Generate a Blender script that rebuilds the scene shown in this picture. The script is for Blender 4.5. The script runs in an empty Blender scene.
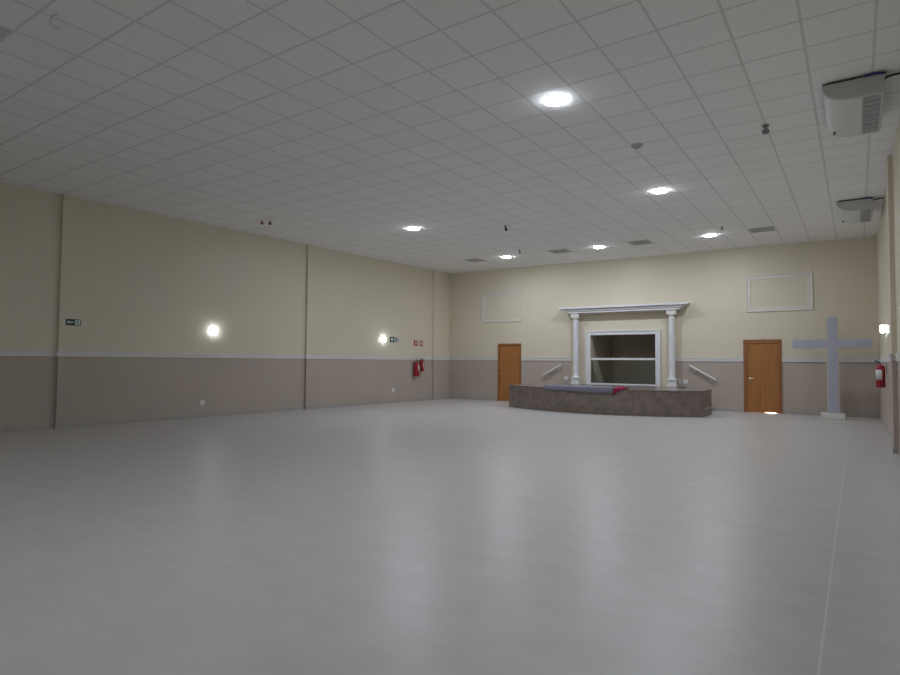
import bpy, bmesh, math, random
from mathutils import Matrix, Vector
random.seed(4)
S = bpy.context.scene
C = S.collection
PI = math.pi
# ------------------------------------------------------------------ camera
YAW, PITCH, ROLL, FPX = -0.60076, 0.04005, 0.00645, 594.175
cy, sy = math.cos(YAW), math.sin(YAW)
fwd = Vector((sy*math.cos(PITCH), cy*math.cos(PITCH), math.sin(PITCH)))
r0 = Vector((cy, -sy, 0)); u0 = r0.cross(fwd)
rr = r0*math.cos(ROLL) + u0*math.sin(ROLL)
uu = u0*math.cos(ROLL) - r0*math.sin(ROLL)
cam_d = bpy.data.cameras.new('camera'); cam = bpy.data.objects.new('camera', cam_d); C.objects.link(cam)
M = Matrix((rr, uu, -fwd)).transposed().to_4x4(); M.translation = (0, 0, 1.4488)
cam.matrix_world = M
cam_d.sensor_fit = 'HORIZONTAL'; cam_d.sensor_width = 36; cam_d.lens = 36*FPX/900
cam_d.clip_start = 0.02; cam_d.clip_end = 100
S.camera = cam
# ------------------------------------------------------------------ world, exposure, lamp strengths
w = bpy.data.worlds.new('world'); S.world = w; w.use_nodes = True
w.node_tree.nodes['Background'].inputs[0].default_value = (0.6, 0.7, 1, 1)
w.node_tree.nodes['Background'].inputs[1].default_value = 0.0
S.view_settings.view_transform = 'Standard'; S.view_settings.look = 'None'
S.view_settings.gamma = 1; S.view_settings.use_curve_mapping = False
S.view_settings.exposure = 1.77
LAMP_COL = (0.855, 0.92, 1.03); LAMP_STR = 74.0
SCONCE_COL = (0.86, 0.92, 1.05); SCONCE_STR = 6.5

# ------------------------------------------------------------------ materials
def mat(name, col, rough=0.6, metal=0.0, noise=None, spec=0.5, bump=None, emis=None, trans=0, ior=1.45):
    m = bpy.data.materials.new(name); m.use_nodes = True
    nt = m.node_tree; b = nt.nodes['Principled BSDF']
    b.inputs['Base Color'].default_value = (*col, 1); b.inputs['Roughness'].default_value = rough
    b.inputs['Metallic'].default_value = metal; b.inputs['Specular IOR Level'].default_value = spec
    b.inputs['Transmission Weight'].default_value = trans; b.inputs['IOR'].default_value = ior
    tc = nt.nodes.new('ShaderNodeTexCoord')
    if noise:
        scale, amt = noise[:2]; st = noise[2] if len(noise) > 2 else (1, 1, 1)
        mp = nt.nodes.new('ShaderNodeMapping'); mp.inputs['Scale'].default_value = st
        nz = nt.nodes.new('ShaderNodeTexNoise'); nz.inputs['Scale'].default_value = scale; nz.inputs['Detail'].default_value = 5
        nt.links.new(tc.outputs['Object'], mp.inputs[0]); nt.links.new(mp.outputs[0], nz.inputs['Vector'])
        rp = nt.nodes.new('ShaderNodeValToRGB')
        rp.color_ramp.elements[0].position = 0.3; rp.color_ramp.elements[1].position = 0.7
        rp.color_ramp.elements[0].color = (*[c*(1-amt) for c in col], 1)
        rp.color_ramp.elements[1].color = (*[min(1, c*(1+amt)) for c in col], 1)
        nt.links.new(nz.outputs['Fac'], rp.inputs[0]); nt.links.new(rp.outputs[0], b.inputs['Base Color'])
    if bump:
        nz2 = nt.nodes.new('ShaderNodeTexNoise'); nz2.inputs['Scale'].default_value = bump[0]
        nt.links.new(tc.outputs['Object'], nz2.inputs['Vector'])
        bp = nt.nodes.new('ShaderNodeBump'); bp.inputs['Strength'].default_value = bump[1]; bp.inputs['Distance'].default_value = 0.01
        nt.links.new(nz2.outputs['Fac'], bp.inputs['Height']); nt.links.new(bp.outputs[0], b.inputs['Normal'])
    if emis:
        b.inputs['Emission Color'].default_value = (*emis[0], 1); b.inputs['Emission Strength'].default_value = emis[1]
    return m

def mnode(nt, op, a, b=None, c=None):
    n = nt.nodes.new('ShaderNodeMath'); n.operation = op
    for i, v in enumerate((a, b, c)):
        if v is None: continue
        if isinstance(v, (int, float)): n.inputs[i].default_value = v
        else: nt.links.new(v, n.inputs[i])
    return n.outputs[0]

def grid_factor(nt, coord, origin, pitch, half):   # 1 on the line
    v = mnode(nt, 'SUBTRACT', coord, origin); v = mnode(nt, 'DIVIDE', v, pitch)
    v = mnode(nt, 'ADD', v, 0.5); fr = mnode(nt, 'FRACT', v); d = mnode(nt, 'ABSOLUTE', mnode(nt, 'SUBTRACT', fr, 0.5))
    return mnode(nt, 'LESS_THAN', d, half/pitch)

def mixc(nt, fac, a, b):
    n = nt.nodes.new('ShaderNodeMix'); n.data_type = 'RGBA'
    if isinstance(fac, float): n.inputs[0].default_value = fac
    else: nt.links.new(fac, n.inputs[0])
    for i, v in ((6, a), (7, b)):
        if isinstance(v, tuple): n.inputs[i].default_value = (*v, 1)
        else: nt.links.new(v, n.inputs[i])
    return n.outputs[2]

CREAM = (0.69, 0.625, 0.492); TAUPE = (0.47, 0.40, 0.345)
RAIL_Z0, RAIL_Z1 = 1.495, 1.615
def wall_mat():
    m = mat('wall_paint', CREAM, 0.42, spec=0.35); nt = m.node_tree; b = nt.nodes['Principled BSDF']
    g = nt.nodes.new('ShaderNodeNewGeometry'); sp = nt.nodes.new('ShaderNodeSeparateXYZ'); nt.links.new(g.outputs['Position'], sp.inputs[0])
    lo = mnode(nt, 'LESS_THAN', sp.outputs[2], RAIL_Z0+0.02)
    nz = nt.nodes.new('ShaderNodeTexNoise'); nz.inputs['Scale'].default_value = 0.9; nt.links.new(g.outputs['Position'], nz.inputs['Vector'])
    c1 = mixc(nt, nz.outputs['Fac'], tuple(c*0.97 for c in CREAM), tuple(c*1.03 for c in CREAM))
    c2 = mixc(nt, nz.outputs['Fac'], tuple(c*0.94 for c in TAUPE), tuple(c*1.06 for c in TAUPE))
    nt.links.new(mixc(nt, lo, c1, c2), b.inputs['Base Color'])
    n2 = nt.nodes.new('ShaderNodeTexNoise'); n2.inputs['Scale'].default_value = 60; nt.links.new(g.outputs['Position'], n2.inputs['Vector'])
    bp = nt.nodes.new('ShaderNodeBump'); bp.inputs['Strength'].default_value = 0.12; bp.inputs['Distance'].default_value = 0.004
    nt.links.new(n2.outputs['Fac'], bp.inputs['Height']); nt.links.new(bp.outputs[0], b.inputs['Normal'])
    return m
def ceiling_mat():
    m = mat('mineral_tile', (0.78, 0.78, 0.76), 0.9, spec=0.2); nt = m.node_tree; b = nt.nodes['Principled BSDF']
    g = nt.nodes.new('ShaderNodeNewGeometry'); sp = nt.nodes.new('ShaderNodeSeparateXYZ'); nt.links.new(g.outputs['Position'], sp.inputs[0])
    gx = grid_factor(nt, sp.outputs[0], -2.2885, 0.625, 0.014); gy = grid_factor(nt, sp.outputs[1], 5.5768, 0.625, 0.014)
    gr = mnode(nt, 'MAXIMUM', gx, gy)
    # per-tile tone
    fx = mnode(nt, 'FLOOR', mnode(nt, 'DIVIDE', mnode(nt, 'SUBTRACT', sp.outputs[0], -2.2885), 0.625))
    fy = mnode(nt, 'FLOOR', mnode(nt, 'DIVIDE', mnode(nt, 'SUBTRACT', sp.outputs[1], 5.5768), 0.625))
    cb = nt.nodes.new('ShaderNodeCombineXYZ'); nt.links.new(fx, cb.inputs[0]); nt.links.new(fy, cb.inputs[1])
    wn = nt.nodes.new('ShaderNodeTexWhiteNoise'); wn.noise_dimensions = '2D'; nt.links.new(cb.outputs[0], wn.inputs['Vector'])
    nz = nt.nodes.new('ShaderNodeTexNoise'); nz.inputs['Scale'].default_value = 45; nz.inputs['Detail'].default_value = 3
    nt.links.new(g.outputs['Position'], nz.inputs['Vector'])
    c = mixc(nt, wn.outputs['Value'], (0.905, 0.905, 0.89), (0.93, 0.93, 0.915))
    dk = mixc(nt, mnode(nt, 'MULTIPLY', mnode(nt, 'GREATER_THAN', nz.outputs['Fac'], 0.6), 0.35), c, (0.78, 0.78, 0.765))
    nt.links.new(mixc(nt, gr, dk, (0.72, 0.72, 0.705)), b.inputs['Base Color'])
    return m
def floor_mat():
    m = mat('porcelain_tile', (0.5, 0.49, 0.46), 0.3, spec=0.5); nt = m.node_tree; b = nt.nodes['Principled BSDF']
    g = nt.nodes.new('ShaderNodeNewGeometry'); sp = nt.nodes.new('ShaderNodeSeparateXYZ'); nt.links.new(g.outputs['Position'], sp.inputs[0])
    gx = grid_factor(nt, sp.outputs[0], -0.175, 0.58, 0.0022); gy = grid_factor(nt, sp.outputs[1], 0.3, 0.58, 0.0022)
    gr = mnode(nt, 'MAXIMUM', gx, gy)
    strong = mnode(nt, 'LESS_THAN', mnode(nt, 'ABSOLUTE', mnode(nt, 'SUBTRACT', sp.outputs[0], -0.175)), 0.005)
    mp = nt.nodes.new('ShaderNodeMapping'); mp.inputs['Scale'].default_value = (1.0, 1.8, 1)
    nt.links.new(g.outputs['Position'], mp.inputs[0])
    nz = nt.nodes.new('ShaderNodeTexNoise'); nz.inputs['Scale'].default_value = 2.4; nz.inputs['Detail'].default_value = 8; nz.inputs['Roughness'].default_value = 0.62
    nt.links.new(mp.outputs[0], nz.inputs['Vector'])
    rp = nt.nodes.new('ShaderNodeValToRGB'); rp.color_ramp.elements[0].position = 0.3; rp.color_ramp.elements[1].position = 0.7
    rp.color_ramp.elements[0].color = (0.495, 0.475, 0.45, 1); rp.color_ramp.elements[1].color = (0.545, 0.53, 0.515, 1)
    nt.links.new(nz.outputs['Fac'], rp.inputs[0])
    c = mixc(nt, mnode(nt, 'MULTIPLY', gr, 0.22), rp.outputs[0], (0.36, 0.35, 0.33))
    c = mixc(nt, mnode(nt, 'MULTIPLY', strong, 0.5), c, (0.78, 0.78, 0.75))
    nt.links.new(c, b.inputs['Base Color'])
    n3 = nt.nodes.new('ShaderNodeTexNoise'); n3.inputs['Scale'].default_value = 9; nt.links.new(g.outputs['Position'], n3.inputs['Vector'])
    rg = nt.nodes.new('ShaderNodeMapRange'); rg.inputs[3].default_value = 0.31; rg.inputs[4].default_value = 0.39
    nt.links.new(n3.outputs['Fac'], rg.inputs[0]); nt.links.new(rg.outputs[0], b.inputs['Roughness'])
    bp = nt.nodes.new('ShaderNodeBump'); bp.inputs['Strength'].default_value = 0.02; bp.inputs['Distance'].default_value = 0.01
    nt.links.new(n3.outputs['Fac'], bp.inputs['Height']); nt.links.new(bp.outputs[0], b.inputs['Normal'])
    return m
def granite_mat(name, a, bcol, rough=0.35):
    m = mat(name, a, rough); nt = m.node_tree; b = nt.nodes['Principled BSDF']
    g = nt.nodes.new('ShaderNodeNewGeometry')
    n1 = nt.nodes.new('ShaderNodeTexNoise'); n1.inputs['Scale'].default_value = 5; n1.inputs['Detail'].default_value = 9; n1.inputs['Roughness'].default_value = 0.7
    v = nt.nodes.new('ShaderNodeTexVoronoi'); v.inputs['Scale'].default_value = 55
    nt.links.new(g.outputs['Position'], n1.inputs['Vector']); nt.links.new(g.outputs['Position'], v.inputs['Vector'])
    rp = nt.nodes.new('ShaderNodeValToRGB'); rp.color_ramp.elements[0].position = 0.36; rp.color_ramp.elements[1].position = 0.62
    rp.color_ramp.elements[0].color = (*a, 1); rp.color_ramp.elements[1].color = (*bcol, 1)
    nt.links.new(n1.outputs['Fac'], rp.inputs[0])
    f = mnode(nt, 'MULTIPLY', mnode(nt, 'LESS_THAN', v.outputs['Distance'], 0.3), 0.55)
    nt.links.new(mixc(nt, f, rp.outputs[0], (0.07, 0.05, 0.045)), b.inputs['Base Color'])
    return m
def wood_mat(name, col):
    m = mat(name, col, 0.38); nt = m.node_tree; b = nt.nodes['Principled BSDF']
    tc = nt.nodes.new('ShaderNodeTexCoord'); mp = nt.nodes.new('ShaderNodeMapping'); mp.inputs['Scale'].default_value = (9, 9, 0.8)
    nz = nt.nodes.new('ShaderNodeTexNoise'); nz.inputs['Scale'].default_value = 2.2; nz.inputs['Detail'].default_value = 7
    nt.links.new(tc.outputs['Object'], mp.inputs[0]); nt.links.new(mp.outputs[0], nz.inputs['Vector'])
    rp = nt.nodes.new('ShaderNodeValToRGB'); rp.color_ramp.elements[0].position = 0.3; rp.color_ramp.elements[1].position = 0.72
    rp.color_ramp.elements[0].color = (*[c*0.82 for c in col], 1); rp.color_ramp.elements[1].color = (*[c*1.15 for c in col], 1)
    nt.links.new(nz.outputs['Fac'], rp.inputs[0]); nt.links.new(rp.outputs[0], b.inputs['Base Color'])
    return m

WALL = wall_mat(); CEIL = ceiling_mat(); FLOOR = floor_mat()
WHITE = mat('white_paint', (0.74, 0.74, 0.75), 0.45, noise=(6, 0.03))
TRIMW = mat('rail_paint', (0.70, 0.68, 0.67), 0.5, noise=(4, 0.03))
CREAMM = mat('cream_panel', CREAM, 0.42, noise=(1.2, 0.03), spec=0.35)
SKIRT = mat('skirting_tile', (0.40, 0.38, 0.35), 0.35, noise=(3, 0.08))
GRAN = granite_mat('granite_face', (0.19, 0.15, 0.13), (0.285, 0.235, 0.205))
GTOP = granite_mat('granite_top', (0.14, 0.115, 0.10), (0.26, 0.225, 0.20), 0.25)
NOSE = mat('pale_granite_edge', (0.46, 0.43, 0.39), 0.4, noise=(30, 0.12))
MOULD = mat('moulding_paint', (0.70, 0.66, 0.60), 0.5, noise=(4, 0.03))
WOOD = wood_mat('door_veneer', (0.40, 0.165, 0.045)); WOODD = wood_mat('door_frame_wood', (0.31, 0.125, 0.042))
CHROME = mat('brushed_chrome', (0.75, 0.75, 0.74), 0.22, 1.0, noise=(20, 0.05))
ALU = mat('aluminium', (0.62, 0.62, 0.62), 0.35, 0.9, noise=(20, 0.05))
GLASS = mat('clear_glass', (0.86, 0.93, 0.90), 0.02, trans=1.0, ior=1.45)
DARKW = mat('alcove_plaster', (0.72, 0.62, 0.48), 0.55, noise=(2, 0.08))
DARKT = mat('alcove_pool_tile', (0.22, 0.25, 0.27), 0.3, noise=(4, 0.1))
AC_W = mat('ac_plastic', (0.70, 0.71, 0.70), 0.38, noise=(3, 0.02))
AC_SHADE = mat('ac_end_shade', (0.53, 0.55, 0.50), 0.5, noise=(3, 0.03))  # casing plastic made greyer: the shade on the end caps is in the colour
AC_G = mat('ac_grille', (0.36, 0.37, 0.37), 0.5, noise=(9, 0.05))
BLACK = mat('black_plastic', (0.02, 0.02, 0.022), 0.4, noise=(9, 0.1))
BLUE = mat('blue_tape', (0.03, 0.05, 0.25), 0.5, noise=(9, 0.1))
GREY = mat('grey_plastic', (0.20, 0.20, 0.20), 0.5, noise=(9, 0.1))
LGREY = mat('pale_plastic', (0.42, 0.42, 0.42), 0.5, noise=(9, 0.05))
VENT = mat('vent_metal', (0.66, 0.66, 0.645), 0.5, noise=(9, 0.04))
VENTB = mat('vent_backing', (0.66, 0.66, 0.65), 0.7, noise=(9, 0.04))
RED = mat('extinguisher_red', (0.33, 0.016, 0.024), 0.28, noise=(6, 0.06))
SIGNR = mat('sign_red', (0.42, 0.02, 0.03), 0.5, noise=(6, 0.05))
SIGNG = mat('sign_green', (0.012, 0.075, 0.035), 0.45, noise=(6, 0.05))
SIGNW = mat('sign_white', (0.72, 0.75, 0.72), 0.5, noise=(6, 0.03))
LABELM = mat('label_paper', (0.66, 0.64, 0.66), 0.5, noise=(30, 0.25))
CROSSF = mat('cross_acrylic', (0.43, 0.445, 0.53), 0.4, noise=(2.5, 0.03))
CROSSE = mat('cross_edge', (0.58, 0.53, 0.47), 0.5, noise=(4, 0.05))
PLINTH = mat('plinth_paint', (0.72, 0.70, 0.64), 0.5, noise=(5, 0.05))
CLOTH = mat('lavender_cloth', (0.21, 0.21, 0.27), 0.85, noise=(25, 0.12), bump=(120, 0.3))
PINK = mat('crimson_cloth', (0.30, 0.012, 0.06), 0.8, noise=(25, 0.15), bump=(120, 0.3))
REDW = mat('red_connector', (0.25, 0.06, 0.07), 0.5, noise=(9, 0.1))
LAMP = mat('lamp_diffuser', (0.9, 0.9, 0.9), 0.4, emis=(LAMP_COL, LAMP_STR))
SLAMP = mat('sconce_glass', (0.9, 0.9, 0.9), 0.4, emis=(SCONCE_COL, SCONCE_STR))
STOREL = mat('store_lamp', (0.9, 0.9, 0.9), 0.4, emis=((1, 1, 1), 30))

# ------------------------------------------------------------------ mesh helpers
def bx(bm, a, b):
    (x0, y0, z0), (x1, y1, z1) = a, b
    v = [bm.verts.new(c) for c in ((x0,y0,z0),(x1,y0,z0),(x1,y1,z0),(x0,y1,z0),(x0,y0,z1),(x1,y0,z1),(x1,y1,z1),(x0,y1,z1))]
    for f in ((0,3,2,1),(4,5,6,7),(0,1,5,4),(1,2,6,5),(2,3,7,6),(3,0,4,7)): bm.faces.new([v[i] for i in f])
def boxes(*bs):
    bm = bmesh.new()
    for a, b in bs: bx(bm, a, b)
    return bm
def prism(bm, poly, z0, z1):
    lo = [bm.verts.new((x, y, z0)) for x, y in poly]; hi = [bm.verts.new((x, y, z1)) for x, y in poly]
    n = len(poly)
    bm.faces.new(lo[::-1]); bm.faces.new(hi)
    for i in range(n): bm.faces.new((lo[i], lo[(i+1) % n], hi[(i+1) % n], hi[i]))
def extrude_x(bm, prof, xs):            # prof: (y,z) loop; xs: list of (x, function of point -> shift x) stations
    rings = []
    for x, fn in xs: rings.append([bm.verts.new((x + fn(y, z), y, z)) for y, z in prof])
    n = len(prof)
    for a, b in zip(rings, rings[1:]):
        for i in range(n): bm.faces.new((a[i], a[(i+1) % n], b[(i+1) % n], b[i]))
    bm.faces.new(rings[0][::-1]); bm.faces.new(rings[-1])
def lathe(bm, prof, seg=24, at=(0, 0, 0), axis='z'):
    rings = []
    for r, h in prof:
        ring = []
        for k in range(seg):
            a = 2*PI*k/seg
            p = (r*math.cos(a), r*math.sin(a), h)
            if axis == 'y': p = (p[0], p[2], p[1])
            ring.append(bm.verts.new((p[0]+at[0], p[1]+at[1], p[2]+at[2])))
        rings.append(ring)
    for a, b in zip(rings, rings[1:]):
        for k in range(seg): bm.faces.new((a[k], a[(k+1) % seg], b[(k+1) % seg], b[k]))
    bm.faces.new(rings[0][::-1]); bm.faces.new(rings[-1])
def tube(bm, pts, r, seg=10):
    pts = [Vector(q) for q in pts]; rings = []
    up = Vector((0, 0, 1))
    for i, q in enumerate(pts):
        t = (pts[min(i+1, len(pts)-1)] - pts[max(i-1, 0)]).normalized()
        s = t.cross(up)
        if s.length < 0.05: s = t.cross(Vector((1, 0, 0)))
        s.normalize(); n = s.cross(t)
        rings.append([bm.verts.new(q + (s*math.cos(2*PI*k/seg) + n*math.sin(2*PI*k/seg))*r) for k in range(seg)])
    for a, b in zip(rings, rings[1:]):
        for k in range(seg): bm.faces.new((a[k], a[(k+1) % seg], b[(k+1) % seg], b[k]))
    bm.faces.new(rings[0][::-1]); bm.faces.new(rings[-1])
def obj(name, bm, m, parent=None, smooth=False, bevel=0, label=None):
    bmesh.ops.recalc_face_normals(bm, faces=bm.faces)
    me = bpy.data.meshes.new(name); bm.to_mesh(me); bm.free(); me.materials.append(m)
    o = bpy.data.objects.new(name, me); C.objects.link(o)
    if parent: o.parent = parent
    if smooth:
        for p in me.polygons: p.use_smooth = True
        try: me.set_sharp_from_angle(angle=math.radians(38))
        except Exception: pass
    if bevel:
        md = o.modifiers.new('bevel', 'BEVEL'); md.width = bevel; md.segments = 2; md.limit_method = 'ANGLE'
    if label: o['label'] = label
    return o
def thing(name, label, cat, loc=(0, 0, 0), rotz=0, group=None):
    o = bpy.data.objects.new(name, None); C.objects.link(o); o.empty_display_size = 0.2
    o.location = loc; o.rotation_euler = (0, 0, rotz); o['label'] = label; o['category'] = cat
    if group: o['group'] = group
    return o
def tag(o, label, cat, group=None):
    o['label'] = label; o['category'] = cat
    if group: o['group'] = group
    return o
def struct(name, bm, m, loc=(0, 0, 0), rotz=0, smooth=False):
    o = obj(name, bm, m, None, smooth); o.location = loc; o.rotation_euler = (0, 0, rotz); o['kind'] = 'structure'
    return o
def dup(root, loc, label, rotz=None):
    r = root.copy(); C.objects.link(r); r.location = loc; r['label'] = label
    if rotz is not None: r.rotation_euler = (0, 0, rotz)
    for ch in list(root.children):
        c = ch.copy(); C.objects.link(c); c.parent = r
        for g in ch.children:
            d = g.copy(); C.objects.link(d); d.parent = c
    return r

# ------------------------------------------------------------------ the hall (x right, y into the picture)
H = 4.9076
B0 = Vector((-13.2362, 19.2571)); B1 = Vector((0.4860, 19.6863)); WB = (B1-B0).length
RB = math.atan2(B1.y-B0.y, B1.x-B0.x); TB = (B1-B0).normalized(); NB = Vector((TB.y, -TB.x))   # NB points into the hall
TL = Vector((0.04069589, 0.99917158)); L5 = Vector((-13.80637, 5.0)); NL = Vector((TL.y, -TL.x)); RL = PI/2 - 0.0407
XR = 0.4860; YF = -5.0
def Bp(u, off=0, z=0): q = B0 + TB*u + NB*off; return (q.x, q.y, z)
def Lp(Y, off=0, z=0): q = L5 + TL*((Y-5)/TL.y) + NL*off; return (q.x, q.y, z)
SR = 0.0068      # the right wall opens slightly towards the camera
def Rp(Y, off=0, z=0): return (XR + (B1.y-Y)*SR - off, Y, z)
RR = -PI/2 + SR
LF = Lp(YF)
# floor and ceiling (the ceiling has holes only where things cover it)
e = 0.15
plan = [(LF[0], YF), (XR, YF), (B1.x, B1.y), (B0.x, B0.y)]
bm = bmesh.new(); prism(bm, [(LF[0]-e, YF-e), (XR+0.4, YF-e), (XR+0.4, B1.y+e), (B0.x-e, B0.y+e)], -0.12, 0.0); struct('floor', bm, FLOOR)
bm = bmesh.new(); prism(bm, [(LF[0]-e, YF-e), (XR+0.4, YF-e), (XR+0.4, B1.y+e), (B0.x-e, B0.y+e)], H, H+0.1); struct('ceiling', bm, CEIL)
# back wall: openings for door (u 2.22..3.07), baptistery (u 5.75..7.90, z .70..2.37), door (u 10.49..11.40)
D1 = (2.20, 3.10); D2 = (10.50, 11.38); OP = (5.76, 7.90, 0.72, 2.36); T = 0.15; DH = 2.09
bm = boxes(((-T, 0, 0), (D1[0], T, H)), ((D1[0], 0, DH), (D1[1], T, H)), ((D1[1], 0, 0), (OP[0], T, H)),
           ((OP[0], 0, 0), (OP[1], T, OP[2])), ((OP[0], 0, OP[3]), (OP[1], T, H)), ((OP[1], 0, 0), (D2[0], T, H)),
           ((D2[0], 0, DH), (D2[1], T, H)), ((D2[1], 0, 0), (WB+T, T, H)))
struct('wall_back', bm, WALL, Bp(0), RB)
LEN = (B0-Vector(LF[:2])).length
struct('wall_left', boxes(((0, 0, 0), (LEN, T, H))), WALL, LF, RL)
struct('wall_right', boxes(((-B1.y, 0, 0), (-YF, T, H))), WALL, Rp(0), RR)
struct('wall_front', boxes(((LF[0]-T, -T, 0), (XR+0.35, 0, H))), WALL, (0, YF, 0), 0)
# pilasters
PP = 0.07
LPIL = [(5.60, 6.06), (12.12, 12.56), (18.18, 18.66), (-0.9, -0.44)]
RPIL = [(12.10, 12.56), (5.60, 6.06), (18.6, 19.06)]
n = 0
for a, b in LPIL:
    n += 1; struct('trim_%d' % n, boxes(((0, -PP, 0), (b-a, 0.0, H))), WALL, Lp(a), RL)
for a, b in RPIL[:1]:
    n += 1; struct('trim_%d' % n, boxes(((0, -PP, 0), (b-a, 0.0, H))), WALL, Rp(b), RR)
# chair rail: moulded strip with a small ledge, going round the pilasters
def rail_boxes(lst, a, b, off=0.0):
    lst.append(((a, -off-0.022, RAIL_Z0), (b, -off, RAIL_Z1-0.012)))
    lst.append(((a, -off-0.034, RAIL_Z1-0.03), (b, -off, RAIL_Z1)))
def runs(total, cuts):
    out = []; p = 0
    for a, b in sorted(cuts): out.append((p, a)); p = b
    out.append((p, total)); return out
def S_(Y): return (Y-YF)/TL.y
l = []
for a, b in runs(LEN, [(S_(a), S_(a)+(b-a)) for a, b in LPIL]): rail_boxes(l, a, b)
for a, b in LPIL: rail_boxes(l, S_(a)-0.034, S_(a)+b-a+0.034, PP)
struct('trim_6', boxes(*l), TRIMW, LF, RL)
l = []
for a, b in ((0, D1[0]-0.05), (D1[1]+0.05, 5.06), (8.50, D2[0]-0.06), (D2[1]+0.06, WB)): rail_boxes(l, a, b)
struct('trim_7', boxes(*l), TRIMW, Bp(0), RB)
l = []; rail_boxes(l, -B1.y, -12.56); rail_boxes(l, -12.10, -YF); rail_boxes(l, -12.56-0.034, -12.10+0.034, PP)
struct('trim_8', boxes(*l), TRIMW, Rp(0), RR)
# tile skirting
SK = 0.085; st = 0.012
l = [((a, -st, 0), (b, 0, SK)) for a, b in runs(LEN, [(S_(a), S_(a)+(b-a)) for a, b in LPIL])]
l += [((S_(a)-st, -PP-st, 0), (S_(a)+b-a+st, -PP, SK)) for a, b in LPIL]
l += [((S_(a)-st, -PP, 0), (S_(a), 0, SK)) for a, b in LPIL]
struct('baseboard_left', boxes(*l), SKIRT, LF, RL)
struct('baseboard_back', boxes(*[((a, -st, 0), (b, 0, SK)) for a, b in ((0, D1[0]-0.05), (D1[1]+0.05, D2[0]-0.06), (D2[1]+0.06, WB))]), SKIRT, Bp(0), RB)
struct('baseboard_right', boxes(((-B1.y, -st, 0), (-12.56, 0, SK)), ((-12.10, -st, 0), (-YF, 0, SK)), ((-12.57, -PP-st, 0), (-12.09, -PP, SK)), ((-12.10, -PP, 0), (-12.10+st, 0, SK))), SKIRT, Rp(0), RR)
# cream panel between the two columns (no wainscot there): ring round the opening
l = [((5.06, -0.035, 0.70), (OP[0], 0, 3.065)), ((OP[1], -0.035, 0.70), (8.50, 0, 3.065)), ((OP[0], -0.035, OP[3]), (OP[1], 0, 3.065))]
struct('trim_9', boxes(*l), CREAMM, Bp(0), RB)
# alcove (baptistery room) behind the opening
AD = 2.45; a0, a1 = OP[0]-0.02, OP[1]+0.9; az = 2.95
struct('wall_alcove', boxes(((a0-0.1, T, 0), (a0, AD+0.1, az)), ((a1, T, 0), (a1+0.1, AD+0.1, az)), ((a0, AD, 0), (a1, AD+0.1, az)), ((a0-0.1, T, az), (a1+0.1, AD+0.1, az+0.1))), DARKW, Bp(0), RB)
struct('floor_alcove', boxes(((a0, T, 0.3), (a1, AD, 0.42))), DARKT, Bp(0), RB)
# lit store room behind the right door, seen only as light under the door
s0, s1 = D2[0]-0.3, D2[1]+0.9
struct('wall_storeroom', boxes(((s0-0.1, T, 0), (s0, 1.7, 2.6)), ((s1, T, 0), (s1+0.1, 1.7, 2.6)), ((s0, 1.6, 0), (s1, 1.7, 2.6)), ((s0-0.1, T, 2.6), (s1+0.1, 1.7, 2.7))), CREAMM, Bp(0), RB)
struct('floor_storeroom', boxes(((D2[0]-0.3, T, -0.12), (D2[1]+0.9, 1.7, 0.0))), PLINTH, Bp(0), RB)
o = tag(obj('storeroom_lamp', boxes(((-0.3, -0.02, 0), (0.3, 0.02, 0.6))), STOREL), 'bright lamp in the room behind the right door, seen as light under it', 'lamp')
o.location = Bp(11.4, -1.45, 0.1); o.rotation_euler = (0, 0, RB)
struct('floor_entry', boxes(((D2[0], 0, -0.12), (D2[1], T, 0.0005))), PLINTH, Bp(0), RB)

# ------------------------------------------------------------------ doors
def door(num, rng, fw, gap):
    a, b = rng
    r = bpy.data.objects.new('door_%d' % num, None); C.objects.link(r); r['kind'] = 'structure'
    r.location = Bp(a); r.rotation_euler = (0, 0, RB); W_ = b-a
    obj('door_frame', boxes(((-fw, -0.025, 0), (0.035, 0.10, DH)), ((W_-0.035, -0.025, 0), (W_+fw, 0.10, DH)), ((-fw, -0.025, DH-0.035), (W_+fw, 0.10, DH+fw))), WOODD, r, bevel=0.004)
    l = [((0.038, 0.012, 0.035), (W_-0.038, 0.047, DH-0.038)), ((0.038, 0.012, 0.022), (W_-0.038, 0.047, 0.035))]
    if gap: l.append(((0.038, 0.012, 0.004), (W_-0.39, 0.047, 0.022))); l.append(((W_-0.11, 0.012, 0.004), (W_-0.038, 0.047, 0.022)))
    else: l.append(((0.038, 0.012, 0.006), (W_-0.038, 0.047, 0.022)))
    lf = obj('door_leaf', boxes(*l), WOOD, r)
    bm = bmesh.new(); lathe(bm, [(0.026, 0), (0.026, -0.008), (0.011, -0.01), (0.011, -0.05), (0.009, -0.052)], 16, (0.10, 0.012, 1.0), 'y')
    tube(bm, [(0.10, -0.035, 1.0), (0.15, -0.038, 1.0), (0.215, -0.034, 0.998)], 0.0095)
    bx(bm, (0.088, 0.004, 0.88), (0.112, 0.012, 0.95))
    obj('door_handle', bm, CHROME, r, True, label='chrome lever handle')
    bm = bmesh.new()
    for z in (0.25, 1.05, 1.85): bx(bm, (W_-0.042, 0.002, z), (W_-0.030, 0.012, z+0.09))
    obj('hinges', bm, CHROME, r)
    return r
door(1, D1, 0.03, False); door(2, D2, 0.06, True)

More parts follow.
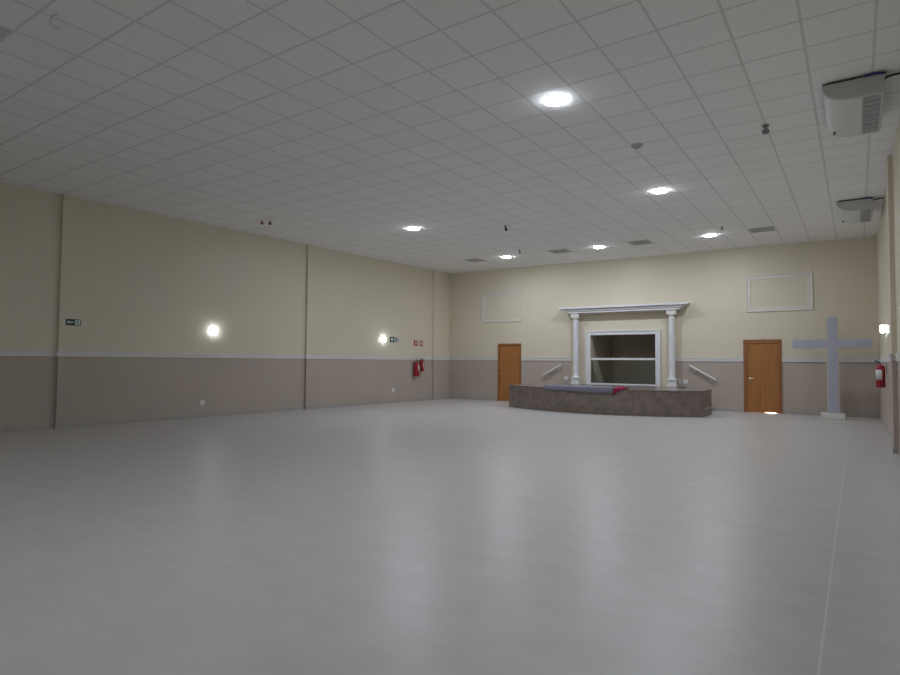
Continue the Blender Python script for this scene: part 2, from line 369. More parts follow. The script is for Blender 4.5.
# ------------------------------------------------------------------ wall moulding frames
def frame_mould(u0, u1, z0, z1, w_, label):
    bm = bmesh.new()
    prof = [(0, 0), (0, -0.012), (0.3, -0.018), (0.6, -0.014), (0.8, -0.028), (1.0, -0.028), (1.0, 0)]   # (fraction from the inner edge, depth)
    W_, Hh = u1-u0, z1-z0; rings = []
    for cx_, cz_ in ((0, 0), (1, 0), (1, 1), (0, 1)):
        ring = []
        for f, d in prof:
            ix = w_*(1-f); ring.append(bm.verts.new(((W_-ix if cx_ else ix), d, (Hh-ix if cz_ else ix))))
        rings.append(ring)
    for k in range(4):
        A, Bq = rings[k], rings[(k+1) % 4]
        for i in range(len(prof)): bm.faces.new((A[i], A[(i+1) % len(prof)], Bq[(i+1) % len(prof)], Bq[i]))
    o = tag(obj('moulding_frame', bm, MOULD), label, 'wall moulding', 'rectangular mouldings high on the back wall')
    o.location = Bp(u0, 0, z0); o.rotation_euler = (0, 0, RB)
frame_mould(1.50, 3.13, 2.93, 4.03, 0.095, 'white rectangular moulding frame high above the left wooden door')
frame_mould(10.53, 12.24, 2.97, 4.06, 0.135, 'white rectangular moulding frame high above the right wooden door')

# ------------------------------------------------------------------ baptistery window
t = thing('baptistery_window', 'wide white-framed opening with crossbar and glass between the two columns', 'window', Bp(5.60, 0.035, 0.70), RB)
ww = 8.06-5.60; fw = 0.155; zt = 2.50-0.70
obj('window_frame', boxes(((0, -0.05, 0.0), (fw, 0.185, zt)), ((ww-fw, -0.05, 0.0), (ww, 0.185, zt)), ((fw, -0.05, zt-0.135), (ww-fw, 0.185, zt)),
    ((0.0, -0.07, zt-0.03), (ww, -0.05, zt)), ((0, -0.07, 0), (0.035, -0.05, zt-0.03)), ((ww-0.035, -0.07, 0), (ww, -0.05, zt-0.03))), WHITE, t, bevel=0.004)
obj('crossbar', boxes(((fw, 0.0, 0.825), (ww-fw, 0.06, 0.895))), WHITE, t, bevel=0.004)
obj('sill', boxes(((fw, -0.04, 0.0), (ww-fw, 0.185, 0.045))), WHITE, t, bevel=0.004)
obj('glass_pane', boxes(((fw, 0.025, 0.045), (ww-fw, 0.035, 0.825))), GLASS, t, label='clear glass pane under the crossbar')

# ------------------------------------------------------------------ stage
def arc(n=28, off=0.0):
    A = Vector((-9.30, 16.95)); Bq = Vector((-3.43, 17.0)); mid = Vector((-6.365, 16.05-0.0))
    ch = (Bq-A).length/2; sg = 0.92; R = (ch*ch+sg*sg)/(2*sg); cx_ = (A.x+Bq.x)/2; cyy = (A.y+Bq.y)/2 - sg + R
    th = math.asin(ch/R); pts = []
    for i in range(n+1):
        a = -th + 2*th*i/n
        pts.append((cx_ + (R+off)*math.sin(a), cyy - (R+off)*math.cos(a)))
    return pts
t = thing('stage', 'low granite-faced platform with a bowed front against the back wall', 'stage', (-6.365, 18.0, 0))
def loc_(pts): return [(x+6.365, y-18.0) for x, y in pts]
front = arc(); inner = arc(off=-0.05)
YS = 18.15        # the side panels end here; behind them are the steps along the wall
def wy(x, gap=0.05): return B0.y + (x-B0.x)*TB.y/TB.x - gap
bm = bmesh.new()
plat = loc_([(-9.24, YS-0.0)] + inner + [(-3.49, YS)] + [(-4.42, YS), (-4.42, wy(-4.42)), (-8.31, wy(-8.31)), (-8.31, YS)])
prism(bm, plat, 0, 0.67); obj('platform', bm, GTOP, t)
bm = bmesh.new(); fr = loc_(front); inn = loc_(inner)
prism(bm, fr + inn[::-1], 0, 0.675); obj('front_panel', bm, GRAN, t, True)
bm = bmesh.new(); bx(bm, (-3.48+6.365, -0.98, 0), (-3.43+6.365, YS-18.0, 0.675)); bx(bm, (-3.43+6.365, -0.90, 0.0), (-3.425+6.365, YS-18.02, 0.19)); obj('side_panel', bm, GRAN, t)
bm = bmesh.new(); bx(bm, (-9.30+6.365, -1.03, 0), (-9.25+6.365, YS-18.0, 0.675)); obj('side_panel', bm, GRAN, t)
bm = bmesh.new(); out = loc_(arc(off=0.02)); 
prism(bm, [(-9.30+6.365-0.02, YS-18)] + out + [(-3.43+6.365+0.02, YS-18)] + loc_([(-4.42, YS), (-4.42, wy(-4.42)), (-8.31, wy(-8.31)), (-8.31, YS)]), 0.675, 0.70)
obj('top_slab', bm, GTOP, t, True)
bm = bmesh.new(); bx(bm, (-3.425+6.365, -0.90, 0.19), (-3.40+6.365, YS-18.02, 0.215)); obj('ledge', bm, NOSE, t, label='pale narrow ledge on the right side')
for sgn in (1, -1):
    for k, (d, z) in enumerate(((0.0, 0.525), (0.25, 0.35), (0.50, 0.175))):
        bm = bmesh.new(); x0, x1 = (-4.42+6.365+d, -4.42+6.365+d+0.25) if sgn > 0 else (-8.31+6.365-d-0.25, -8.31+6.365-d)
        bx(bm, (x0, YS-18.0, 0), (x1, wy(-4.0 if sgn > 0 else -9.1, 0.06)-18.0, z)); obj('step', bm, GRAN, t)
# ------------------------------------------------------------------ columns
def column(u, label):
    t = thing('column', label, 'column', Bp(u, 0.175, 0.70), RB, 'white columns flanking the baptistery opening')
    obj('pedestal', boxes(((-0.15, -0.13, 0), (0.15, 0.12, 0.05)), ((-0.13, -0.11, 0.05), (0.13, 0.12, 0.19)), ((-0.15, -0.13, 0.19), (0.15, 0.12, 0.225))), WHITE, t, bevel=0.006)
    bm = bmesh.new(); seg = 40; rings = []
    zs = [(0.13, 0.225), (0.13, 0.245), (0.112, 0.26), (0.10, 0.29)] + [(0.10-0.008*k/6, 0.29+(2.12-0.29)*k/6) for k in range(1, 7)] + [(0.105, 2.13), (0.105, 2.155), (0.092, 2.165), (0.092, 2.2)]
    for rad, z in zs:
        flute = 0.006 if 0.3 < z < 2.1 else 0
        rings.append([bm.verts.new(((rad-flute*(k % 2))*math.cos(2*PI*k/seg), (rad-flute*(k % 2))*math.sin(2*PI*k/seg), z)) for k in range(seg)])
    for A, Bq in zip(rings, rings[1:]):
        for k in range(seg): bm.faces.new((A[k], A[(k+1) % seg], Bq[(k+1) % seg], Bq[k]))
    bm.faces.new(rings[0][::-1]); bm.faces.new(rings[-1]); obj('shaft', bm, WHITE, t, True)
    bm = bmesh.new(); lathe(bm, [(0.092, 2.2), (0.12, 2.23), (0.125, 2.25), (0.125, 2.265)], 28); bx(bm, (-0.14, -0.13, 2.265), (0.14, 0.12, 2.415)); obj('capital', bm, PLINTH, t)
column(5.28, 'white round column left of the baptistery opening'); column(8.44, 'white round column right of the baptistery opening')
# ------------------------------------------------------------------ cornice above the columns
t = thing('cornice', 'white stepped cornice shelf resting on the two columns', 'cornice', Bp(6.86, 0, 3.115), RB)
prof = [(0, 0), (-0.20, 0), (-0.215, 0.035), (-0.26, 0.045), (-0.27, 0.085), (-0.32, 0.10), (-0.335, 0.145), (-0.37, 0.155), (-0.385, 0.20), (-0.44, 0.215), (-0.44, 0.245), (0, 0.245)]
prof = [(0, 0), (-0.335, 0), (-0.335, 0.060), (-0.37, 0.068), (-0.37, 0.125), (-0.40, 0.133), (-0.44, 0.145), (-0.44, 0.20), (0, 0.20)]; half_top = 2.09
bm = bmesh.new()
def sh(s):
    return lambda y, z: s*(half_top - (0.44+y)*0.75 - 0.0) if y < -0.01 else s*(half_top - (0.27*(0.245-z)/0.245))
rings = []
for s in (-1, 1):
    ring = []
    for y, z in prof:
        # the ends step in like the front does
        inset = 0.27*(1 - z/0.201) if y > -0.01 else (0.44+y)*2.4
        ring.append(bm.verts.new((s*(half_top-inset), y, z)))
    rings.append(ring)
for i in range(len(prof)): bm.faces.new((rings[0][i], rings[0][(i+1) % len(prof)], rings[1][(i+1) % len(prof)], rings[1][i]))
bm.faces.new(rings[0][::-1]); bm.faces.new(rings[1])
obj('moulding', bm, WHITE, t)
obj('soffit_board', boxes(((-1.72, -0.20, -0.05), (1.72, 0, 0.0))), CREAMM, t)

# ------------------------------------------------------------------ handrails
def handrail(ua, za, ub, zb, label):
    t = thing('handrail', label, 'handrail', Bp(ua, 0, 0), RB, 'white handrails above the stage steps')
    L = ub-ua
    bm = bmesh.new(); tube(bm, [(-0.0, -0.09, za), (L, -0.09, zb)], 0.032, 14); obj('rail', bm, WHITE, t, True)
    for f in (0.18, 0.82):
        x = L*f; z = za+(zb-za)*f
        bm = bmesh.new(); tube(bm, [(x, -0.09, z-0.015), (x, -0.085, z-0.07), (x, -0.05, z-0.095), (x, 0.0, z-0.10)], 0.011, 8)
        lathe(bm, [(0.03, 0), (0.03, -0.006)], 14, (x, 0, z-0.10), 'y'); obj('bracket', bm, WHITE, t, True)
handrail(4.02, 0.97, 4.70, 1.35, 'short white handrail sloping down to the left above the stage')
handrail(8.93, 1.37, 9.68, 0.93, 'short white handrail sloping down to the right above the stage')

# ------------------------------------------------------------------ wall plates
def plate(loc, rz, w_, h_, label, grp='white socket plates low on the walls'):
    t = thing('socket_plate', label, 'outlet', loc, rz, grp)
    obj('cover', boxes(((-w_/2, -0.012, -h_/2), (w_/2, 0, h_/2))), WHITE, t, bevel=0.003)
    bm = bmesh.new()
    for dz in ((-0.2, 0.2) if h_ >= w_ else (0,)):
        lathe(bm, [(0.022, -0.012), (0.022, -0.016), (0.018, -0.016)], 14, (0, 0, dz*h_), 'y')
    obj('socket', bm, SIGNW, t)
plate(Lp(8.88, 0, 0.37), RL, 0.12, 0.12, 'white socket plate on the taupe left wall below the nearer wall lamp')
plate(Lp(16.01, 0, 0.44), RL, 0.13, 0.13, 'white socket plate on the left wall below the farther wall lamp')
plate(Bp(4.86, 0, 0.89), RB, 0.13, 0.12, 'white socket plate beside the left column above the stage')
plate(Bp(8.625, 0, 0.86), RB, 0.05, 0.12, 'narrow white switch plate next to the right column')
plate(Bp(8.80, 0, 0.86), RB, 0.13, 0.12, 'wider white socket plate second from the right column')

# ------------------------------------------------------------------ cloths on the stage edge
def cloth(name, pts_uv, m, label, thick=0.03):
    bm = bmesh.new(); n_, k_ = len(pts_uv), len(pts_uv[0]); g_ = [[bm.verts.new(q) for q in row] for row in pts_uv]
    for i in range(n_-1):
        for j in range(k_-1): bm.faces.new((g_[i][j], g_[i+1][j], g_[i+1][j+1], g_[i][j+1]))
    o = obj(name, bm, m, None, True); tag(o, label, 'cloth')
    md = o.modifiers.new('thickness', 'SOLIDIFY'); md.thickness = thick; md.offset = 1
    return o
ar = arc(200, 0.02)
def edge(x):
    q = min(ar, key=lambda p_: abs(p_[0]-x)); return q[1]
rows = []
x = -7.66
while x < -5.53:
    y = edge(x); wv = 0.012*math.sin(x*9)+0.008*math.sin(x*23)
    h = 0.09+0.02*math.sin(x*3+1)
    rows.append([(x, y+0.75+wv*4, 0.705), (x, y+0.4, 0.712+abs(wv)), (x, y+0.2, 0.735+abs(wv)), (x, y+0.1, 0.75+abs(wv)), (x, y+0.012, 0.74), (x, y-0.012, 0.70), (x, y-0.018+wv*0.3, 0.70-h*0.5), (x, y-0.016+wv*0.3, 0.70-h)])
    x += 0.05
cloth('draped_cloth', [list(reversed(r)) for r in rows], CLOTH, 'lavender-grey cloth lying along the left half of the stage edge', 0.02)
rows = []
x = -5.55
while x < -5.30:
    y = edge(x); f = (x+5.55)/0.25; b_ = 0.045*math.sin(f*PI)
    drop = 0.17*(1-f)**2+0.005
    rows.append([(x, y+0.50, 0.706), (x, y+0.25, 0.72+b_), (x, y+0.03, 0.715+b_), (x, y-0.015, 0.705+b_*0.3), (x, y-0.02, 0.70-drop*0.5), (x, y-0.018, 0.70-drop)])
    x += 0.03
cloth('bunched_cloth', [list(reversed(r)) for r in rows], PINK, 'dark pink cloth hanging at the right end of the grey stage cloth', 0.025)

# ------------------------------------------------------------------ cross
t = thing('cross', 'tall pale grey-blue cross standing on a white block by the right corner', 'cross', (-0.535, 18.75, 0), RB)
obj('plinth', boxes(((-0.29, -0.16, 0), (0.25, 0.16, 0.15))), PLINTH, t, bevel=0.008, label='low white rectangular block')
hw = 0.137; xa0, xa1 = -0.93, 0.875; z0, z1, zb, ztp = 1.85, 2.115, 0.15, 2.71
def cross_poly(i):
    return [(-hw+i, zb), (hw-i, zb), (hw-i, z0+i), (xa1-i, z0+i), (xa1-i, z1-i), (hw-i, z1-i), (hw-i, ztp-i), (-hw+i, ztp-i), (-hw+i, z1-i), (xa0+i, z1-i), (xa0+i, z0+i), (-hw+i, z0+i)]
def yprism(bm, poly, y0, y1):
    lo = [bm.verts.new((x, y0, z)) for x, z in poly]; hi = [bm.verts.new((x, y1, z)) for x, z in poly]; n = len(poly)
    bm.faces.new(lo); bm.faces.new(hi[::-1])
    for i in range(n): bm.faces.new((lo[i], hi[i], hi[(i+1) % n], lo[(i+1) % n]))
bm = bmesh.new(); yprism(bm, cross_poly(0), -0.06, 0.07); obj('body', bm, CROSSE, t)
bm = bmesh.new(); yprism(bm, cross_poly(0.03), -0.068, -0.06); obj('face_panel', bm, CROSSF, t, label='pale grey-blue front panel')

# ------------------------------------------------------------------ wall lamps (sconces)
def sconce(loc, rz, label):
    t = thing('wall_lamp', label, 'wall lamp', loc, rz, 'lit wall lamps on the side walls')
    bm = bmesh.new(); bx(bm, (-0.035, -0.012, -0.09), (0.035, 0, 0.05)); obj('backplate', bm, CHROME, t, bevel=0.003)
    bm = bmesh.new(); tube(bm, [(0, -0.01, -0.03), (0, -0.04, -0.07), (0, -0.065, -0.075)], 0.009, 8)
    tube(bm, [(-0.085, -0.065, 0.0), (-0.055, -0.065, -0.06), (0, -0.065, -0.075), (0.055, -0.065, -0.06), (0.085, -0.065, 0.0)], 0.007, 8)
    obj('arm', bm, CHROME, t, True)
    bm = bmesh.new(); lathe(bm, [(0.015, -0.075), (0.036, -0.062), (0.05, -0.03), (0.054, 0.015), (0.05, 0.06), (0.04, 0.085), (0.02, 0.098), (0.006, 0.10)], 24, (0, -0.065, 0.0)); obj('glass_shade', bm, SLAMP, t, True, label='glowing white glass shade')
    return t
s = sconce(Lp(9.14, 0, 2.17), RL, 'lit wall lamp on the left wall, nearer of its two')
dup(s, Lp(15.47, 0, 2.17), 'lit wall lamp on the left wall beside the small exit sign')
dup(s, Rp(15.37, 0, 2.17), 'lit wall lamp on the right wall above the fire extinguisher', RR)
dup(s, Rp(8.95, 0, 2.11), 'lit wall lamp on the right wall at the picture edge', RR)

# ------------------------------------------------------------------ signs
def exit_sign(loc, rz, w_, h_, label, left_arrow=True):
    t = thing('exit_sign', label, 'sign', loc, rz)
    obj('board', boxes(((0, -0.006, 0), (w_, 0, h_))), SIGNG, t)
    bm = bmesh.new(); y0, y1 = -0.009, -0.006; cyz = h_/2
    # arrow pointing left
    yprism(bm, [(w_*0.06, cyz), (w_*0.20, cyz-h_*0.26), (w_*0.20, cyz-h_*0.09), (w_*0.48, cyz-h_*0.09), (w_*0.48, cyz+h_*0.09), (w_*0.20, cyz+h_*0.09), (w_*0.20, cyz+h_*0.26)], y0, y1)
    obj('arrow', bm, SIGNW, t)
    bm = bmesh.new(); yprism(bm, [(w_*0.60, h_*0.12), (w_*0.94, h_*0.12), (w_*0.94, h_*0.88), (w_*0.60, h_*0.88)], y0, y1); obj('door_symbol', bm, SIGNW, t)
    bm = bmesh.new(); y0, y1 = -0.011, -0.009; X = w_*0.77; k = h_
    lathe(bm, [(0.055*k, y1), (0.055*k, y0)], 12, (X-0.04*k, 0, 0.76*k), 'y')
    yprism(bm, [(X-0.10*k, 0.68*k), (X+0.06*k, 0.68*k), (X+0.10*k, 0.42*k), (X-0.03*k, 0.42*k)], y0, y1)
    yprism(bm, [(X-0.03*k, 0.43*k), (X+0.05*k, 0.43*k), (X-0.06*k, 0.18*k), (X-0.14*k, 0.18*k)], y0, y1)
    yprism(bm, [(X+0.02*k, 0.43*k), (X+0.10*k, 0.43*k), (X+0.22*k, 0.22*k), (X+0.15*k, 0.20*k)], y0, y1)
    yprism(bm, [(X-0.10*k, 0.68*k), (X-0.08*k, 0.60*k), (X-0.24*k, 0.50*k), (X-0.27*k, 0.56*k)], y0, y1)
    obj('running_figure', bm, SIGNG, t)
    return t
exit_sign(Lp(5.72, PP, 2.155), RL, 0.29, 0.135, 'green emergency exit sign with left arrow on the nearest left pilaster')
# farther sign: green square with pictogram, pale half
t = thing('exit_sign', 'small green and white exit sign just right of the farther left wall lamp', 'sign', Lp(15.80, 0, 2.10), RL)
obj('board', boxes(((0, -0.006, 0), (0.46, 0, 0.19))), LGREY, t)
bm = bmesh.new(); yprism(bm, [(0.0, 0), (0.23, 0), (0.23, 0.19), (0.0, 0.19)], -0.008, -0.006); obj('green_half', bm, SIGNG, t)
bm = bmesh.new(); yprism(bm, [(0.05, 0.095), (0.10, 0.04), (0.10, 0.075), (0.185, 0.075), (0.185, 0.115), (0.10, 0.115), (0.10, 0.15)], -0.01, -0.008); yprism(bm, [(0.095, 0.03), (0.135, 0.03), (0.135, 0.16), (0.095, 0.16)], -0.0099, -0.0079)
obj('arrow', bm, SIGNW, t)
bm = bmesh.new(); lathe(bm, [(0.014, -0.006), (0.014, -0.008)], 12, (0.33, 0, 0.15), 'y')
for q in ([(0.31, 0.13), (0.345, 0.13), (0.35, 0.08), (0.325, 0.08)], [(0.325, 0.082), (0.34, 0.082), (0.315, 0.03), (0.298, 0.03)], [(0.335, 0.082), (0.352, 0.082), (0.38, 0.04), (0.365, 0.035)]): yprism(bm, q, -0.008, -0.006)
obj('running_figure', bm, SIGNG, t)
def red_sign(Y, label, kind):
    t = thing('fire_sign', label, 'sign', Lp(Y, 0, 2.005), RL, 'red fire signs on the left wall')
    obj('board', boxes(((0, -0.006, 0), (0.20, 0, 0.20))), SIGNR, t)
    bm = bmesh.new()
    if kind == 0:
        yprism(bm, [(0.075, 0.03), (0.125, 0.03), (0.125, 0.125), (0.115, 0.14), (0.085, 0.14), (0.075, 0.125)], -0.009, -0.006)
        yprism(bm, [(0.08, 0.15), (0.14, 0.165), (0.14, 0.178), (0.08, 0.16)], -0.009, -0.006)
        yprism(bm, [(0.14, 0.17), (0.15, 0.17), (0.158, 0.09), (0.148, 0.09)], -0.009, -0.006)
    else:
        for k in range(3): yprism(bm, [(0.03, 0.04+k*0.05), (0.10, 0.04+k*0.05), (0.10, 0.065+k*0.05), (0.03, 0.065+k*0.05)], -0.009, -0.006)
        yprism(bm, [(0.12, 0.03), (0.165, 0.03), (0.165, 0.16), (0.12, 0.16)], -0.009, -0.006)
    obj('symbol', bm, SIGNW, t)
red_sign(17.10, 'square red fire sign, left of the pair above the extinguishers', 0)
red_sign(17.42, 'square red fire sign, right of the pair above the extinguishers', 1)

# ------------------------------------------------------------------ fire extinguishers
def extinguisher(loc, rz, r, h, label, la=(-1.9, -1.15), hx=-1.0):
    # origin at the base, on the wall plane; body stands r+0.03 in front
    t = thing('fire_extinguisher', label, 'fire extinguisher', loc, rz, 'red fire extinguishers hung on the walls'); y = -(r+0.03)
    bm = bmesh.new(); lathe(bm, [(r*0.88, 0), (r, 0.015), (r, h*0.74), (r*0.93, h*0.80), (r*0.7, h*0.845), (r*0.33, h*0.87), (r*0.28, h*0.89)], 28, (0, y, 0)); obj('cylinder', bm, RED, t, True)
    bm = bmesh.new(); lathe(bm, [(r*0.24, h*0.885), (r*0.26, h*0.90), (r*0.26, h*0.925), (r*0.15, h*0.935)], 14, (0, y, 0))
    lathe(bm, [(0.016, 0.0), (0.016, -0.02)], 12, (0, y-r*0.2, h*0.91), 'y'); obj('valve', bm, CHROME, t, True)
    bm = bmesh.new(); tube(bm, [(0.01, y, h*0.93), (0.05*hx, y-0.03, h*0.985), (0.10*hx, y-0.07, h*1.03), (0.12*hx, y-0.10, h*1.02)], 0.012, 8); tube(bm, [(0.01, y, h*0.92), (0.06*hx, y-0.03, h*0.94), (0.11*hx, y-0.07, h*0.96)], 0.009, 8); obj('handle', bm, BLACK, t, True)
    bm = bmesh.new(); pts = [(-0.02*hx, y, h*0.915), (-r*0.9*hx, y-0.02, h*0.95), (-r*1.25*hx, y-0.03, h*0.85), (-r*1.22*hx, y-0.03, h*0.6), (-r*1.15*hx, y-0.02, h*0.40)]
    tube(bm, pts, 0.010, 8); tube(bm, [(-r*1.15*hx, y-0.02, h*0.42), (-r*1.13*hx, y-0.02, h*0.30)], 0.016, 8); obj('hose', bm, BLACK, t, True)
    bm = bmesh.new(); seg = 14; rr_ = r+0.0015; a_, b_ = la; lo = []; hi = []
    for k in range(seg+1):
        a = a_+(b_-a_)*k/seg; lo.append(bm.verts.new((rr_*math.cos(a), y+rr_*math.sin(a), h*0.30))); hi.append(bm.verts.new((rr_*math.cos(a), y+rr_*math.sin(a), h*0.68)))
    for k in range(seg): bm.faces.new((lo[k], lo[k+1], hi[k+1], hi[k]))
    o = obj('label', bm, LABELM, t, True, label='white printed label')
    md = o.modifiers.new('thickness', 'SOLIDIFY'); md.thickness = 0.001; md.offset = 1
    obj('wall_bracket', boxes(((-0.02, -0.012, h*0.55), (0.02, 0, h*0.95)), ((-0.015, y, h*0.9), (0.015, 0, h*0.915))), GREY, t)
    return t
extinguisher(Lp(17.12, 0, 0.90), RL, 0.105, 0.60, 'larger red fire extinguisher on the left wall, nearer of the two')
extinguisher(Lp(17.45, 0, 1.07), RL, 0.075, 0.48, 'smaller red fire extinguisher on the left wall beside the larger one')
o_ = extinguisher(Rp(15.55, 0, 0.955), RR, 0.085, 0.55, 'red fire extinguisher with white label on the right wall by the cross', (-1.2, 0.35), 0.4)

# ------------------------------------------------------------------ ceiling lights
t = thing('ceiling_light', 'round lit ceiling light nearest the camera, largest in view', 'ceiling light', (-3.225, 7.139, H), 0, 'round ceiling lights')
bm = bmesh.new(); lathe(bm, [(0.155, 0), (0.155, -0.006), (0.150, -0.008)], 36); obj('rim', bm, WHITE, t, True)
bm = bmesh.new(); lathe(bm, [(0.152, -0.008), (0.148, -0.011), (0.13, -0.017), (0.09, -0.022), (0.04, -0.024), (0.005, -0.025)], 36); obj('diffuser', bm, LAMP, t, True, label='glowing white diffuser')
for x, y, lb in ((-3.225, 12.139, 'round lit ceiling light, second of the row nearest the right wall'),
                 (-3.225, 17.139, 'round lit ceiling light, rightmost of the three near the back wall'),
                 (-6.35, 17.139, 'round lit ceiling light above the stage, middle of the three near the back wall'),
                 (-9.50, 17.139, 'round lit ceiling light, leftmost of the three near the back wall'),
                 (-9.50, 12.139, 'round lit ceiling light over the left half of the hall'),
                 (-9.475, -2.861, 'added unseen fill light behind the camera, on the left side of the hall'),  # added behind the camera as soft fill for the left side
                 (-3.225, 2.139, 'round lit ceiling light added above the camera, out of view')):  # added out of view on the row's spacing, for the overall light level
    dup(t, (x, y, H), lb)

# ------------------------------------------------------------------ ceiling vents
t = thing('ceiling_vent', 'square slatted ceiling vent above the right door, rightmost of the back row', 'ceiling vent', (-1.975, 17.139, H), 0, 'square ceiling vents')
a = 0.298
obj('frame', boxes(((-a, -a, -0.006), (a, -a+0.03, 0)), ((-a, a-0.03, -0.006), (a, a, 0)), ((-a, -a+0.03, -0.006), (-a+0.03, a-0.03, 0)), ((a-0.03, -a+0.03, -0.006), (a, a-0.03, 0))), VENT, t)
obj('backing', boxes(((-a+0.03, -a+0.03, -0.002), (a-0.03, a-0.03, 0))), VENTB, t)
for k in range(9):
    y = -a+0.06+k*0.06
    bm = bmesh.new(); v = [(x, y+dy, z) for x in (-a+0.03, a-0.03) for dy, z in ((-0.010, -0.007), (-0.009, -0.008), (0.010, -0.004), (0.009, -0.003))]
    vs = [bm.verts.new(q) for q in v]
    for f in ((0, 1, 2, 3), (7, 6, 5, 4), (0, 4, 5, 1), (1, 5, 6, 2), (2, 6, 7, 3), (3, 7, 4, 0)): bm.faces.new([vs[i] for i in f])
    obj('slat', bm, VENT, t)
for x, y, lb in ((-5.10, 17.139, 'square slatted ceiling vent, second from the right in the back row'),
                 (-7.60, 17.139, 'square slatted ceiling vent above the stage, third from the right in the back row'),
                 (-10.725, 17.139, 'square slatted ceiling vent, leftmost of the back row'),
                 (-7.60, 2.139, 'square slatted ceiling vent cut by the upper left picture edge')):
    dup(t, (x, y, H), lb)

# ------------------------------------------------------------------ ceiling-hung air conditioners
def ac(Y, L, label):
    t = thing('air_conditioner', label, 'air conditioner', (0.01, Y, 4.66), 0, 'ceiling air conditioners along the right wall')
    top = H-4.66-0.028
    def P(i=0.0, yy=0):      # (x, z) profile seen from the camera end
        pts = [(-0.31+i, top), (-0.31+i, top-0.05)]
        for k in range(1, 9):
            a = k/8*PI/2; pts.append((-0.31+i+0.30*(1-math.cos(a)), (top-0.05) - (top-0.05-i)*math.sin(a)))
        pts += [(0.30-i, i), (0.315-i, i+0.02), (0.315-i, top)]
        return pts
    def shell(bm, y0, y1, i=0.0):
        poly = P(i); lo = [bm.verts.new((x, y0, z)) for x, z in poly]; hi = [bm.verts.new((x, y1, z)) for x, z in poly]; n = len(poly)
        bm.faces.new(lo); bm.faces.new(hi[::-1])
        for k in range(n): bm.faces.new((lo[k], hi[k], hi[(k+1) % n], lo[(k+1) % n]))
    bm = bmesh.new(); shell(bm, 0.035, L-0.035); obj('casing', bm, AC_W, t, True)
    bm = bmesh.new(); shell(bm, 0.0, 0.035, 0.004); obj('end_cap', bm, AC_SHADE, t, True, label='end panel with painted grey shade')
    bm = bmesh.new(); shell(bm, L-0.035, L, 0.004); obj('end_cap', bm, AC_SHADE, t, True)
    bm = bmesh.new(); bx(bm, (0.10, 0.06, -0.004), (0.285, L-0.06, 0.0)); obj('intake_grille', bm, AC_G, t, label='dark slatted intake grille')
    bm = bmesh.new()
    for k in range(1, 8):
        y = 0.06+k*(L-0.12)/8; bx(bm, (0.10, y-0.008, -0.010), (0.285, y+0.008, -0.004))
    for x in (0.10, 0.16, 0.22, 0.275): bx(bm, (x, 0.06, -0.008), (x+0.008, L-0.06, -0.004))
    obj('grille_bars', bm, LGREY, t)
    bm = bmesh.new(); bx(bm, (0.04, 0.06, -0.006), (0.09, L-0.06, 0.0)); obj('hinge_strip', bm, AC_W, t)
    bm = bmesh.new(); bx(bm, (-0.235, L-0.20, 0.012), (-0.205, L-0.16, 0.05)); obj('indicator', bm, GREY, t, label='small dark indicator window')
    for y in (0.25, L-0.25):
        obj('hanger', boxes(((-0.2, y-0.02, top), (0.2, y+0.02, H-4.66))), BLACK, t)
    # refrigerant pipe wrapped in tape going to the wall
    bm = bmesh.new(); tube(bm, [(0.30, 0.10, top-0.04), (0.34, 0.09, top-0.02), (0.40, 0.09, top-0.01), (Rp(Y)[0]-0.012, 0.09, top-0.01)], 0.014, 8)
    obj('pipe', bm, BLACK, t, True, label='black insulated pipe to the wall')
    bm = bmesh.new(); tube(bm, [(0.12, -0.012, top+0.005), (0.24, -0.02, top+0.008), (0.30, -0.01, top-0.01)], 0.011, 8); obj('cable', bm, BLUE, t, True, label='dark blue cable on top of the casing')
    bm = bmesh.new(); bx(bm, (-0.31, -0.006, top), (0.33, 0.02, top+0.012)); obj('gap_shade', bm, BLACK, t)  # black strip put in for the shaded gap above the casing
ac(8.55, 1.48, 'white ceiling-mounted air conditioner with side grille, nearer of the two')
ac(14.95, 1.38, 'white ceiling-mounted air conditioner with side grille, farther of the two')

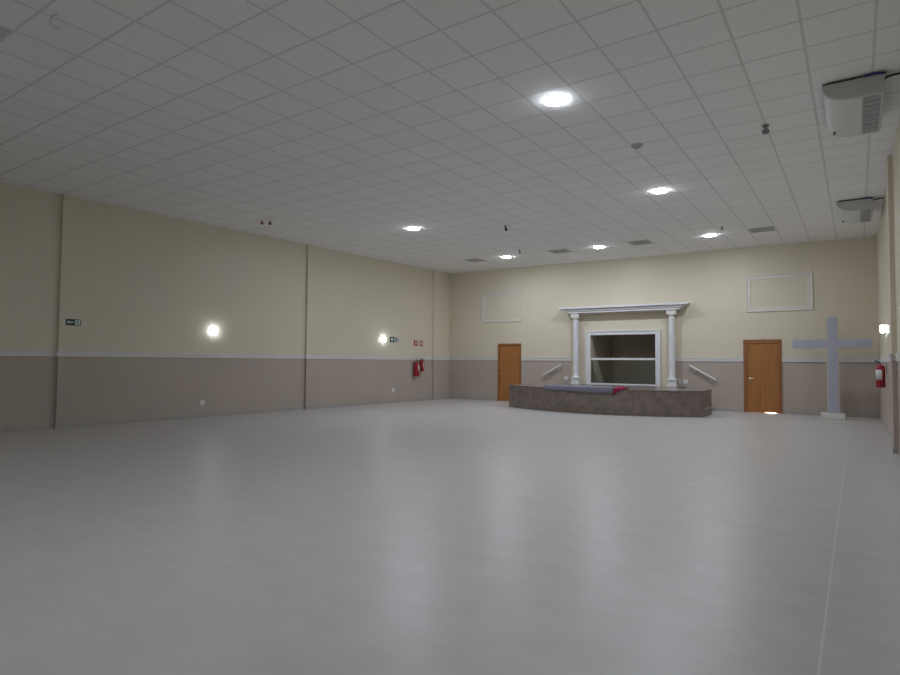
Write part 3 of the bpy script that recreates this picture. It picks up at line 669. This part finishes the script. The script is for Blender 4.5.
# ------------------------------------------------------------------ small things on the ceiling
t = thing('smoke_detector', 'small dark grey detector hanging from the ceiling left of the nearer air conditioner', 'detector', (-1.04, 9.60, H))
bm = bmesh.new(); lathe(bm, [(0.045, 0), (0.045, -0.02), (0.02, -0.025), (0.02, -0.06)], 18); obj('base', bm, GREY, t, True)
bm = bmesh.new(); lathe(bm, [(0.02, -0.06), (0.045, -0.07), (0.05, -0.11), (0.03, -0.125), (0.01, -0.125)], 18); obj('head', bm, GREY, t, True)
t = thing('smoke_detector', 'pale round smoke detector on the ceiling behind the nearest ceiling light', 'detector', (-2.83, 9.36, H))
bm = bmesh.new(); lathe(bm, [(0.09, 0), (0.09, -0.02), (0.08, -0.03)], 24); obj('base', bm, LGREY, t, True)
bm = bmesh.new(); lathe(bm, [(0.05, -0.03), (0.05, -0.045), (0.03, -0.06), (0.01, -0.06)], 24); obj('head', bm, LGREY, t, True)
def dangle(x, y, pts, m, r, label):
    t = thing('loose_cable', label, 'cable', (x, y, H)); bm = bmesh.new(); tube(bm, pts, r, 8); obj('wire', bm, m, t, True)
    q = pts[-1]; bm = bmesh.new(); lathe(bm, [(r*1.2, q[2]+0.02), (r*1.7, q[2]), (r*1.7, q[2]-0.03), (r*0.6, q[2]-0.035)], 10, (q[0], q[1], 0)); obj('connector', bm, m, t, True)
dangle(-7.33, 13.15, [(0, 0, 0), (0.01, 0, -0.05), (0.03, 0, -0.10)], BLACK, 0.022, 'short black cable end hanging from the middle of the ceiling')
dangle(-8.52, 16.20, [(0, 0, 0), (0, 0, -0.05), (0.01, 0, -0.10)], GREY, 0.018, 'short grey cable end hanging right of the leftmost back light')
dangle(-2.78, 16.20, [(0, 0, 0), (0, 0, -0.03), (0.01, 0, -0.06)], LGREY, 0.02, 'pale grey cable end beside the rightmost back light')
dangle(-12.16, 9.42, [(0, 0, 0), (0, 0.01, -0.02), (0, 0.02, -0.05)], REDW, 0.022, 'reddish cable end near the left wall, left of a close pair')
dangle(-12.02, 9.55, [(0, 0, 0), (0, 0.01, -0.02), (0, 0.02, -0.05)], REDW, 0.022, 'reddish cable end near the left wall, right of a close pair')
bm = bmesh.new(); tube(bm, [(-0.16, 0.02, 0), (-0.10, -0.03, -0.015), (0.0, -0.05, -0.02), (0.12, -0.02, -0.015), (0.17, 0.04, 0)], 0.004, 8)
o = tag(obj('hanging_wire', bm, LGREY, None, True), 'thin grey wire loop on the ceiling grid near the upper left corner', 'wire'); o.location = (-6.72, 2.62, H); o.rotation_euler = (0, 0, -0.5)
